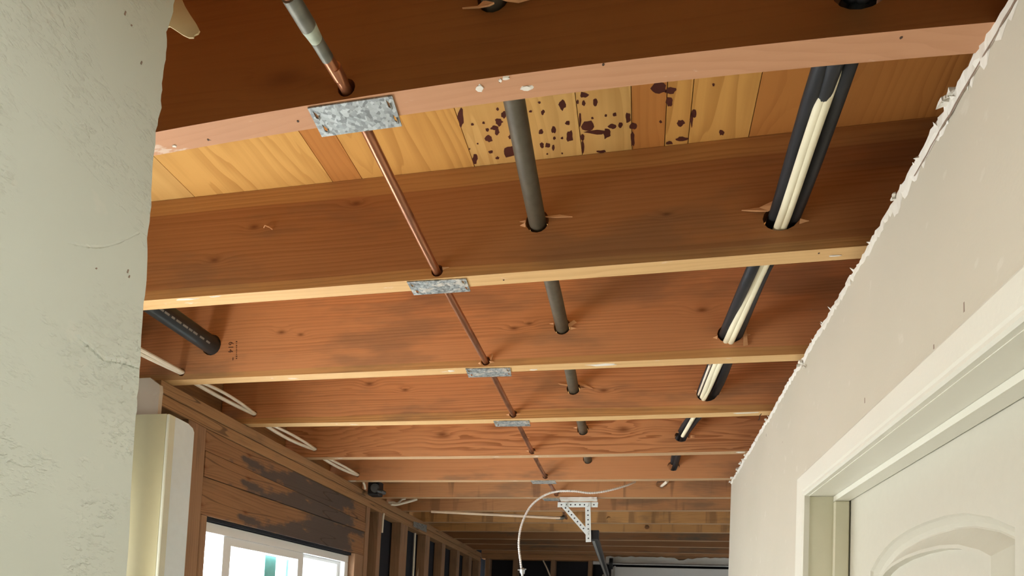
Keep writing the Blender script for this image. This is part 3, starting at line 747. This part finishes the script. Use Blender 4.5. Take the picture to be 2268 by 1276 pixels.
# nails, staples and plaster dabs on the joist edges
def dab(k, px, py, rx, ry, mat, name, th=.0012):
    p = at(px, py, 'Z', H); rnd = random.Random(int(px*7+py)); z = low(k, p.x); n = 9; vs = []
    for zz in (z, z-th):
        for i in range(n):
            a = 2*math.pi*i/n; r = rnd.uniform(.55, 1.15)*(1 if zz == z else .8)
            vs.append((p.x+rx*r*math.cos(a), min(max(p.y+ry*r*math.sin(a), JY[k]+.0005), JY[k]+T-.0005), zz))
    MB().add(vs, [tuple(range(n)), tuple(range(2*n-1, n-1, -1))]+[(i, (i+1) % n, n+(i+1) % n, n+i) for i in range(n)]).build(name, mat, J[k])
for a in ((1, 1108, 188, .003, .003), (1, 1165, 205, .010, .004), (1, 387, 314, .004, .003), (1, 1120, 183, .006, .003), (1, 1062, 205, .007, .006), (2, 415, 660, .035, .003), (2, 478, 654, .018, .002),
          (3, 1000, 822, .010, .004), (3, 1182, 819, .012, .004), (3, 1335, 808, .05, .008), (6, 780, 1066, .03, .012), (6, 800, 1063, .02, .006), (4, 1650, 915, .05, .006), (5, 1640, 1003, .02, .008), (2, 1850, 568, .012, .003)):
    dab(*a, M['plasterwhite'], 'plaster_dab')
for k, px, py in ((1, 461, 304), (1, 659, 271), (1, 1106, 190), (1, 1335, 152), (1, 1995, 75), (2, 1115, 620), (2, 1813, 563)):
    p = at(px, py, 'Z', H); z = low(k, p.x); MB().tube([(p.x, p.y, z+.002), (p.x+.0006, p.y, z-.0008)], .0016, 8).build('nail_head', M['nail'], J[k])
p = at(460, 304, 'Z', H); MB().tube([p+Vector((-.004, 0, 0)), p+Vector((-.003, 0, -.003)), p+Vector((.004, .002, -.003)), p+Vector((.005, .002, 0))], .0007, 6).build('staple', M['nail'], J[1])
p = at(585, 505, 'Y', JY[2]); MB().tube([p+Vector((0, -.001, 0)), p+Vector((.006, -.006, .001)), p+Vector((.015, -.004, -.002)), p+Vector((.021, -.001, -.006))], .0012, 6).build('splinter', M['split'], J[2])
p = at(1683, 922, 'Y', JY[4]); MB().tube([p+Vector((.004, 0, .007)), p+Vector((-.001, -.004, 0)), p+Vector((-.002, -.004, -.012)), p+Vector((-.006, -.004, -.013))], .0013, 6).build('bent_nail', M['nail'], J[4])

# dark resin splashes on the plywood between the first two joists
spots = [(1021, 262, 7, 20), (1046, 276, 3, 3), (1071, 272, 3, 3), (1116, 255, 6, 8), (1105, 270, 9, 8), (1095, 283, 8, 5), (1101, 293, 6, 7), (1080, 288, 4, 4), (1083, 307, 8, 9), (1102, 242, 3, 4),
         (1132, 303, 7, 5), (1131, 335, 18, 14), (1087, 337, 5, 4), (1102, 350, 5, 3), (1052, 352, 6, 12), (1130, 260, 5, 10), (1194, 227, 3, 3), (1202, 249, 4, 6), (1198, 292, 5, 6), (1226, 287, 5, 9),
         (1246, 232, 8, 11), (1257, 273, 6, 5), (1261, 302, 8, 14), (1292, 210, 9, 7), (1279, 226, 3, 5), (1293, 229, 4, 6), (1319, 226, 5, 9), (1285, 267, 3, 16), (1301, 281, 13, 12), (1322, 293, 20, 5), (1345, 296, 9, 11),
         (1361, 254, 5, 5), (1357, 280, 8, 6), (1391, 260, 6, 12), (1402, 279, 8, 9), (1401, 307, 5, 18), (1374, 277, 5, 6), (1342, 256, 3, 3), (1200, 322, 5, 6), (1213, 322, 5, 6), (1225, 328, 3, 7), (1228, 306, 3, 4), (1245, 306, 3, 3),
         (1290, 305, 5, 8), (1291, 325, 3, 16), (1460, 196, 18, 13), (1485, 200, 14, 9), (1483, 227, 8, 11), (1507, 273, 9, 8), (1538, 250, 6, 10), (1532, 265, 3, 16), (1512, 308, 14, 5), (1482, 317, 8, 4), (1598, 294, 6, 6), (1580, 188, 3, 4), (1330, 336, 12, 3), (1212, 341, 2, 2), (1245, 340, 2, 2), (1312, 262, 3, 3), (1175, 247, 3, 3), (1463, 270, 3, 3), (1160, 290, 3, 4), (1040, 330, 2, 2), (1058, 318, 2, 2)]
rnd = random.Random(21); bb = MB()
for (px, py, rx, ry) in spots:
    n = 12; ring = []
    for i in range(n):
        a = 2*math.pi*i/n; r = rnd.uniform(.7, 1.2)*(1.25 if rnd.random() < .12 else 1)
        ring.append((px+rx*r*math.cos(a), py+ry*r*math.sin(a)))
    vs = []
    for zz in (TOP+.0001, TOP-.0003): vs += [at(x, y_, 'Z', zz) for x, y_ in ring]
    bb.add(vs, [tuple(range(n)), tuple(range(2*n-1, n-1, -1))]+[(i, (i+1) % n, n+(i+1) % n, n+i) for i in range(n)])
stuff(bb.build('resin_spots', M['stain'], ceil))

# ------------------------------------------------------------------ pipes and cables through the joists
def smooth_path(pts, sub=6):
    P = [Vector(p) for p in pts]; out = []
    for i in range(len(P)-1):
        p0, p1, p2, p3 = P[max(i-1, 0)], P[i], P[i+1], P[min(i+2, len(P)-1)]
        for j in range(sub):
            t = j/sub; out.append(.5*((2*p1)+(p2-p0)*t+(2*p0-5*p1+4*p2-p3)*t*t+(3*p1-p0-3*p2+p3)*t**3))
    out.append(P[-1]); return out
cp = [at(*cop[k], 'Y', JY[k]) for k in range(1, 8)]
for i, p in enumerate(cp): p.z = max(p.z, low(i+1, p.x)+.0155)
cq = at(640, -12, 'Z', cp[0].z); cp = [cp[0]+(cq-cp[0])*2.2, cp[0]+(cq-cp[0])*1.1, cp[0]+(cq-cp[0])*.25, cp[0]+(cq-cp[0])*.12] + cp + [Vector((-.452, 3.36, 2.459)), Vector((-.462, 3.66, 2.457))]
cpipe = tag(empty('copper_pipe', cp[4]), 'thin copper water pipe running through holes along the joists', 'pipe')
part(MB().tube(smooth_path(cp, 4), .0080, 14), 'pipe_run', M['copper'], cpipe, smooth=True)
ql = lambda t: cp[4]+(cq-cp[4])*t
q0, q1 = ql(1.0), ql(.70)
part(MB().tube([q0, q0.lerp(q1, .96), q1], .0105, 14), 'soldered_coupling', M['solder'], cpipe, smooth=True)
q2 = ql(.56); part(MB().tube([q1+Vector((0, .0003, 0)), q1.lerp(q2, .5), q2], .0095, 14, rfun=lambda i, p: (.0104, .0092, .0082)[i]), 'flux_run', M['flux'], cpipe, smooth=True)
q3 = ql(.36); part(MB().tube([q2+Vector((0, .0003, 0)), q3], .0083, 14), 'scorched_length', M['solder'], cpipe, smooth=True)
elb = [Vector((-.462, 3.66, 2.457)), Vector((-.463, 3.69, 2.455)), Vector((-.47, 3.70, 2.450))]
gp = [at(*gry[k], 'Y', JY[k]) for k in range(1, 7)]
gp = [gp[0]+Vector((.006, -.6, 0))] + gp + [gp[-1]+Vector((-.004, .2, 0))]
tag(MB().tube(smooth_path(gp, 3), .0165, 18).build('iron_pipe', M['iron'], smooth=True), 'grey iron pipe in the middle, running through the joists', 'pipe')
# big black pipe at the left
pa, pb_ = at(360, 694, 'Y', 1.19), at(470, 766, 'Y', JY[3])
dirv = (pb_-pa).normalized(); pa = pa-dirv*(.25 if False else .0)
p_end = pb_+Vector((0, .12, 0)); p_start = Vector((pb_.x-.004, JY[2]+T+.004, pb_.z+.004))
wp = tag(empty('drain_pipe', p_start), 'thick black plastic drain pipe at the left end of the joists', 'pipe')
part(MB().tube([p_start, pb_, p_end], .0265, 26), 'pipe_run', M['abs'], wp, smooth=True)
bb = MB(); rnd = random.Random(9); yy = 1.245; ang = math.radians(-28)
axd = (pb_-p_start).normalized()
while yy < 1.485:                                         # worn print: unreadable pale strokes along the side
    l = rnd.uniform(.010, .020)
    for t0 in (0,):
        vs = []
        for (a_, rr) in ((ang-.10, .0266), (ang+.10, .0266), (ang+.10, .0269), (ang-.10, .0269)):
            for s_ in (0, l):
                c = p_start+axd*((yy+s_-p_start.y)/axd.y)
                vs.append(c+Vector((math.cos(a_)*rr, 0, math.sin(a_)*rr)))
        bb.add(vs, [(0, 1, 3, 2), (2, 3, 5, 4), (4, 5, 7, 6), (6, 7, 1, 0), (0, 2, 4, 6), (1, 7, 5, 3)])
    yy += l+rnd.uniform(.003, .011)
bb.build('printed_marking', M['print'], wp)
# cable bundle on the right
def cable(name, pts, r, mat, label, flat=1.0, group='cables in the bundle on the right', sub=5, lift=0.0):
    P = [at(px, py, 'Y', y) for px, py, y in pts]
    lf = lift if isinstance(lift, tuple) else (lift, lift)
    P = [p+(p-EYE).normalized()*(lf[0]+(lf[1]-lf[0])*min(1, max(0, (q[2]-.77)/.14))) for p, q in zip(P, pts)]           # laid above or below its neighbours
    return tag(MB().tube(smooth_path(P, sub), r, 10, flat=flat).build(name, mat, smooth=True), label, 'cable', group)
Jb = lambda k: JY[k]+T
cable('power_cable', [(1888, -50, .60), (1893, -14, JY[1]), (1818, 150, .775), (1715, 482, JY[2]), (1664, 600, 1.18), (1602, 742, JY[3]), (1551, 870, JY[4]), (1531, 920, 2.0)], .0115, M['cable'], 'thick black power cable on the left side of the bundle', lift=.010)
cable('power_cable', [(1915, -50, .60), (1922, -20, JY[1]), (1880, 140, .775), (1757, 486, JY[2]), (1693, 600, 1.2), (1634, 745, JY[3]), (1584, 872, JY[4]), (1516, 966, JY[5]), (1496, 1030, JY[6]), (1488, 1050, 2.78)], .0115, M['cable'], 'thick black power cable on the right side, running farthest back', lift=.012)
cable('power_cable', [(1908, -50, .60), (1914, -16, JY[1]), (1849, 142, .775), (1738, 478, JY[2]), (1680, 600, 1.2), (1620, 735, JY[3]), (1568, 868, JY[4]), (1505, 960, JY[5]), (1490, 1025, JY[6])], .0105, M['cable'], 'black power cable in the middle, behind the cream cables', lift=(-.004, .030))
cable('house_cable', [(1872, 105, .775), (1838, 170, .792), (1795, 290, .877), (1727, 490, JY[2]), (1682, 596, 1.2), (1611, 750, JY[3]), (1584, 810, 1.6), (1555, 880, JY[4])], .0070, M['cream'], 'left of the two cream house cables in front of the black ones', .8, lift=(.024, -.012))
cable('house_cable', [(1884, 105, .775), (1850, 170, .792), (1807, 290, .877), (1740, 489, JY[2]), (1692, 596, 1.2), (1622, 752, JY[3]), (1592, 812, 1.6), (1560, 882, JY[4]), (1512, 966, JY[5])], .0070, M['cream'], 'right of the two cream house cables in front of the black ones', .8, lift=(.024, -.012))
cable('house_cable', [(1868, 112, .765), (1862, 145, .778), (1842, 205, .815), (1815, 280, .869)], .0042, M['cream'], 'short cream cable between the black ones near the first joist', lift=.004)
cable('house_cable', [(1573, 808, 1.62), (1548, 872, JY[4]), (1540, 892, 1.95)], .0035, M['white'], 'thin pinkish cable left of the bundle at the fourth joist', lift=-.006)
cable('house_cable', [(1478, 1066, 3.0), (1474, 1070, JY[7]-.02), (1464, 1078, JY[7]+.02)], .007, M['white'], 'short white cable end in the hole of the seventh joist')
# white wires along the left plate
wc = 'white wires along the left wall plate'
wp3 = {k: at(*wir[k], 'Y', JY[k]) for k in wir}
for k in wp3: wp3[k].z = max(wp3[k].z, low(k, wp3[k].x)+.013)
def seg(a, b_, r, off, bulge, label):
    A, B_ = Vector(a)+Vector(off), Vector(b_)+Vector(off)*.55
    P = []
    for i in range(9):
        t = i/8; q = A.lerp(B_, t); P.append(q+Vector(bulge)*math.sin(math.pi*t))
    return tag(MB().tube(P, r*1.2, 8, flat=.8).build('house_wire', M['white'], smooth=True), label, 'wire', wc)
s3 = Vector((wp3[3].x-.003, JY[2]+T+.005, wp3[3].z-.010))
seg(s3, wp3[3], 0.0062, (-.006, 0, -.002), (0, 0, -.006), 'lower white wire entering the left end of the third joist')
seg(s3, wp3[3], 0.0062, (.006, 0, .001), (.003, 0, -.002), 'upper white wire entering the left end of the third joist')
s4 = wp3[4]+Vector((.006, -(JY[4]-JY[3])+T+.01, -.012))
seg(s4, wp3[4], 0.0065, (-.004, 0, 0), (0, 0, -.004), 'lower white wire entering the fourth joist above the plate')
seg(s4, wp3[4], 0.0054, (.005, 0, .001), (.016, -.02, .004), 'upper white wire arching before the hole in the fourth joist')
s5 = wp3[5]+Vector((-.006, -(JY[5]-JY[4])+T+.01, -.008))
seg(s5, wp3[5], 0.0065, (-.005, 0, -.002), (0, 0, -.010), 'lower of two white wires entering the fifth joist')
seg(s5, wp3[5], 0.0056, (.005, 0, .001), (.006, 0, .004), 'upper of two white wires entering the fifth joist')
s6 = wp3[6]+Vector((-.010, -(JY[6]-JY[5])+T+.01, -.004))
seg(s6, wp3[6], 0.0065, (-.004, 0, -.002), (0, 0, -.008), 'lower white wire entering the sixth joist over the stained header')
seg(s6, wp3[6], 0.0056, (.005, 0, .001), (.003, 0, .002), 'upper white wire entering the sixth joist over the stained header')
def wire_px(name, pts, y0, y1, r, mat, label, group=None, flat=1):
    P = [at(px, py, 'Y', y0+(y1-y0)*i/(len(pts)-1)) for i, (px, py) in enumerate(pts)]
    return tag(MB().tube(smooth_path(P, 5), r, 8, flat=flat).build(name, mat, smooth=True), label, 'wire', group)
wire_px('house_wire', [(861, 1113), (872, 1113), (880, 1115), (890, 1107), (897, 1105)], 3.10, 3.22, .006, M['white'], 'short looped white wire at the left end past the dark box', wc)
wire_px('house_wire', [(866, 1117), (878, 1118), (895, 1114), (910, 1110), (923, 1106)], 3.10, 3.20, .007, M['white'], 'longest bent white wire near the dark box', wc)
wire_px('house_wire', [(804, 1068), (807, 1074), (809, 1083)], 2.76, 2.80, .005, M['white'], 'short white wire tail hanging below the sixth joist', wc)
jb = tag(empty('junction_box', (-1.33, 2.85, 2.44)), 'dark plastic junction box on the plate at the left wall', 'junction box')
jc = at(838, 1086, 'Y', 2.86)
part(MB().bev(jc.x-.050, jc.x+.010, 2.84, 2.90, jc.z-.028, jc.z+.045, .006), 'box_body', M['cable'], jb)
part(MB().tube([jc+Vector((-.01, -.02, .005)), jc+Vector((-.004, -.032, .004))], .022, 14), 'box_cover', M['steel'], jb, smooth=True)
part(MB().tube([jc+Vector((.006, -.02, -.006)), jc+Vector((.028, -.018, -.012)), jc+Vector((.034, 0, -.014))], .010, 10), 'box_fitting', M['steel'], jb, smooth=True)

# ------------------------------------------------------------------ nail plates
def nail_plate(k, quad, mat, label, prong=True, th=.0017, drop=.0006):
    P = [at(px, py, 'Z', H) for px, py in quad]      # front-left, front-right, back-right, back-left
    cx = sum(p.x for p in P)/4; zz = low(k, cx)-drop
    P = [Vector((p.x, p.y, 0)) for p in P]
    def fm(u, v, ww):
        a = P[0].lerp(P[1], u); c = P[3].lerp(P[2], u); q = a.lerp(c, v)
        return (q.x, q.y, low(k, q.x)-drop+ww)
    root = tag(empty('nail_plate', (cx, P[0].y, zz)), label, 'nail plate', 'nail plates under the joists')
    hs = []
    if prong:
        for (u, v, s) in ((.055, .25, 1), (.085, .72, 1), (.93, .22, -1), (.95, .70, -1)):
            hs.append([(u-.012, v-.16), (u+.028*s, v+.02), (u+.012, v+.15), (u-.014, v+.10)] if s > 0 else [(u-.014, v-.15), (u+.016, v-.02), (u+.014, v+.16), (u-.012, v+.10)])
    ol = [(0, 0)] + [(i/12, 0) for i in range(1, 12)] + [(1, 0), (1, 1)] + [(1-i/12, 1) for i in range(1, 12)] + [(0, 1)]
    part(MB().holed(ol, hs, -th, 0, fm), 'plate', mat, root)
    for lp in hs:
        q = [Vector(fm(u, v, -th-.0002)) for u, v in lp]
        MB().add([q[1], q[2], q[2]+Vector((.0012, 0, -.002)), q[1]+Vector((.0012, 0, -.002)), q[1]+Vector((.0022, 0, 0)), q[2]+Vector((.0022, 0, 0))], [(0, 1, 2, 3), (3, 2, 5, 4), (0, 3, 4), (1, 5, 2), (0, 4, 5, 1)]).build('prong', mat, root)
    return root
nail_plate(1, [(681, 241), (868, 218), (890, 284), (713, 304)], M['galv'], 'largest spangled galvanised nail plate, under the first joist')
nail_plate(2, [(901, 622), (1032, 615), (1042, 643), (917, 651)], M['galvp'], 'nail plate under the second joist with white paint dashes')
nail_plate(3, [(1031, 816), (1130, 814), (1133, 832), (1038, 835)], M['galvp'], 'nail plate speckled with white, under the third joist')
nail_plate(4, [(1093, 930), (1172, 929), (1175, 941), (1098, 942)], M['galvp'], 'plain small nail plate under the fourth joist')
nail_plate(6, [(1175, 1063), (1229, 1063), (1233, 1070), (1180, 1070)], M['galvw'], 'white plastered nail plate under the sixth joist', prong=False)
nail_plate(7, [(1201, 1104), (1237, 1103.5), (1240, 1109), (1206, 1109)], M['galvw'], 'half hidden nail plate beside the bracket under the seventh joist', prong=False)
# plate nailed on the wall plate at the left
pn = at(916, 1155, 'X', XL+.0005); pm_ = at(944, 1180, 'X', XL+.0005)
tag(MB().hexa([(XL+.0006, 3.555, 2.379), (XL+.0028, 3.555, 2.379), (XL+.0028, 3.79, 2.383), (XL+.0006, 3.79, 2.383), (XL+.0006, 3.555, 2.411), (XL+.0028, 3.555, 2.411), (XL+.0028, 3.79, 2.430), (XL+.0006, 3.79, 2.430)]).build('nail_plate', M['galv']), 'dull grey nail plate fixed across the left wall plate above two cables', 'nail plate')
for i, y in enumerate((3.71, 3.80)):
    tag(MB().tube([(XL-.045, y, 2.364), (XL-.042, y-.004, 2.1), (XL-.044, y+.012, 1.6)], .007, 8).build('stud_cable', M['frame'] if False else M['white'], smooth=True), ('first' if i == 0 else 'second')+' pale cable rising to the left wall nail plate, counting from the window', 'cable')
wire_px('stud_cable', [(850, 1137), (848, 1150), (847, 1165), (846, 1180)], 3.12, 3.12, .006, M['white'], 'short pale wire hanging beside the stud next to the window header')

# ------------------------------------------------------------------ opener bracket, rail and loose cable
BY = 3.095
br = tag(empty('opener_bracket', (-.33, BY, 2.42)), 'perforated pale steel angle bracket hanging under the seventh joist', 'bracket')
def perf(a, b_, wid, y, holes_every=.0235, name='perforated_bar', flange=False):
    A, B_ = Vector((a.x, 0, a.z)), Vector((b_.x, 0, b_.z)); d = (B_-A); L = d.length; d.normalize(); nn = Vector((-d.z, 0, d.x))
    n = int(L/holes_every); st = (L-(n-1)*holes_every)/2
    hs = [circ(st+i*holes_every, 0, .0042, 10) for i in range(n)]
    bb = MB().holed([(0, -wid/2), (L, -wid/2), (L, wid/2), (0, wid/2)], hs, y, y+.0025, lambda u, v, ww: tuple(A+d*u+nn*v+Vector((0, ww, 0))))
    MB().hexa([Vector((A.x, 0, A.z))+Vector((0, y+yy, 0))+nn*q for yy, q in ((.006, -wid*.42), (.008, -wid*.42))]+[Vector((B_.x, 0, B_.z))+Vector((0, y+yy, 0))+nn*q for yy, q in ((.008, -wid*.42), (.006, -wid*.42))]+[Vector((A.x, 0, A.z))+Vector((0, y+yy, 0))+nn*q for yy, q in ((.006, wid*.42), (.008, wid*.42))]+[Vector((B_.x, 0, B_.z))+Vector((0, y+yy, 0))+nn*q for yy, q in ((.008, wid*.42), (.006, wid*.42))]).build('hole_shade_bar', M['steel'], br)  # dark bar added behind so the punched holes look shaded
    if flange: bb.box(min(a.x, b_.x), max(a.x, b_.x), y+.0025, y+.03, a.z+wid/2-.0025, a.z+wid/2)
    return part(bb, name, M['angle'], br)
pt = lambda px, py: at(px, py, 'Y', BY)
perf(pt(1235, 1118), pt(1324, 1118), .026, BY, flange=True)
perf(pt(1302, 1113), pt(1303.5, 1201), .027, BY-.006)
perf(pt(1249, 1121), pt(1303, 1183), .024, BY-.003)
for (px, py) in ((1251, 1120), (1301, 1120), (1302, 1177)):
    p = pt(px, py); part(MB().tube([(p.x, BY-.013, p.z), (p.x, BY-.0065, p.z)], .0075, 8), 'bolt', M['angle'], br)
p0, p1 = at(1240, 1104, 'Y', JY[7]), at(1322, 1104, 'Y', JY[7])
mb = MB(); xs2 = [p0.x+(p1.x-p0.x)*i/14 for i in range(15)]; rnd = random.Random(3); vs = []
prev = None
for x in xs2:
    zt_, zb = low(7, x)-.0005, pt(1280, 1112).z+rnd.uniform(-.001, .0015)
    cur = [(x, JY[7]-.006+rnd.uniform(-.003, .002), zt_), (x, JY[7]+.045, zt_), (x, JY[7]+.045, zb), (x, JY[7]-.004+rnd.uniform(-.003, .002), zb)]
    if prev: mb.add(prev+cur, [(0, 1, 5, 4), (1, 2, 6, 5), (2, 3, 7, 6), (3, 0, 4, 7)])
    else: mb.add(cur, [(0, 1, 2, 3)])
    prev = cur
mb.add(prev, [(3, 2, 1, 0)])
tag(mb.build('mounting_block', M['plasterwhite']), 'white plastered mounting block between joist and perforated bracket', 'block')
ra, rb = at(1317, 1190, 'Y', BY+.02), at(1345, 1276, 'Y', BACK-.16)
rail = tag(empty('opener_rail', ra), 'dark steel garage door opener rail running back from the perforated bracket', 'rail')
def sqtube(a, b_, hw, hh, name, mat, par):
    a, b_ = Vector(a), Vector(b_); d = (b_-a).normalized(); sx = d.cross(Vector((0, 0, 1))).normalized()*hw; sz = Vector((0, 0, hh))
    return part(MB().hexa([a-sx-sz, a+sx-sz, b_+sx-sz, b_-sx-sz, a-sx+sz, a+sx+sz, b_+sx+sz, b_-sx+sz]), name, mat, par)
sqtube(ra, rb, .016, .016, 'rail_bar', M['steel'], rail)
sqtube(ra+Vector((0, -.012, .012)), ra+Vector((.001, .03, .012)), .020, .022, 'rail_end', M['cable'], rail)
dr = (rb-ra).normalized(); sqtube(ra+dr*.02+Vector((-.006, 0, -.018)), rb+Vector((-.006, 0, -.018)), .006, .0015, 'rail_chain', M['rod'], rail)
q = at(1322, 1247, 'Y', 4.7); part(MB().bev(q.x-.03, q.x+.03, 4.68, 4.72, q.z-.012, q.z+.012, .003), 'rail_clamp', M['rod'], rail)
q = ra.lerp(rb, .93); part(MB().tube([q+Vector((-.02, 0, -.01)), q+Vector((-.03, .05, -.06)), q+Vector((-.015, .08, -.10)), q+Vector((-.025, .1, -.16))], .016, 9), 'rail_cover', M['plasterwhite'], rail)
flexp = smooth_path([at(px, py, 'Y', y) for px, py, y in ((1407, 1067, 3.03), (1388, 1075, 2.99), (1350, 1086, 2.95), (1310, 1092, 2.93), (1270, 1088, 2.92), (1232, 1089, 2.93), (1203, 1099, 2.94), (1175, 1122, 2.95), (1156, 1160, 2.95), (1149, 1200, 2.95), (1152, 1238, 2.95), (1157, 1276, 2.95), (1160, 1310, 2.95))], 16)
fx = tag(empty('armoured_cable', flexp[0]), 'looped armoured metal cable hanging beside the perforated bracket', 'cable')
part(MB().tube(flexp, .0052, 8, rfun=lambda i, p: .0060 if i % 2 else .0046), 'flex_sheath', M['flex'], fx, smooth=False)
q = at(1157, 1264, 'Y', 2.95); part(MB().tube([q+Vector((-.001, 0, .012)), q+Vector((0, 0, .004)), q+Vector((0, 0, -.008)), q+Vector((.004, 0, -.018))], .014, 10, rfun=lambda i, p: (.009, .015, .013, .009)[i]), 'cable_connector', M['rod'], fx, smooth=True)
part(MB().tube([q+Vector((-.022, -.002, .002)), q+Vector((.018, -.002, .007))], .0035, 8), 'connector_screw', M['rod'], fx, smooth=True)
# copper tube, glint painted into its colour, crossing below the joists
tz = H-.0105
ca, cb_ = at(955, 1133, 'Z', tz), at(1243, 1147.5, 'Z', tz)
ct = tag(empty('copper_tube', ca), 'thin copper tube with a painted glint, crossing left below the eighth and ninth joists', 'pipe')
part(MB().tube([ca, ca.lerp(cb_, .35), ca.lerp(cb_, .7), cb_], .0085, 12), 'tube_run', M['glintcu'], ct, smooth=True)
part(MB().tube([cb_+Vector((-.03, 0, 0)), cb_+Vector((.002, .001, 0)), cb_+Vector((.010, .008, .004)), cb_+Vector((.012, .02, .014))], .0105, 12), 'elbow', M['solder'], ct, smooth=True)
wire_px('hanging_wire', [(1203, 1242), (1211, 1258), (1218, 1276), (1222, 1290)], 5.1, 5.0, .006, M['white'], 'thin pale wire hanging in front of the back wall studs')
bpy.context.view_layer.update()
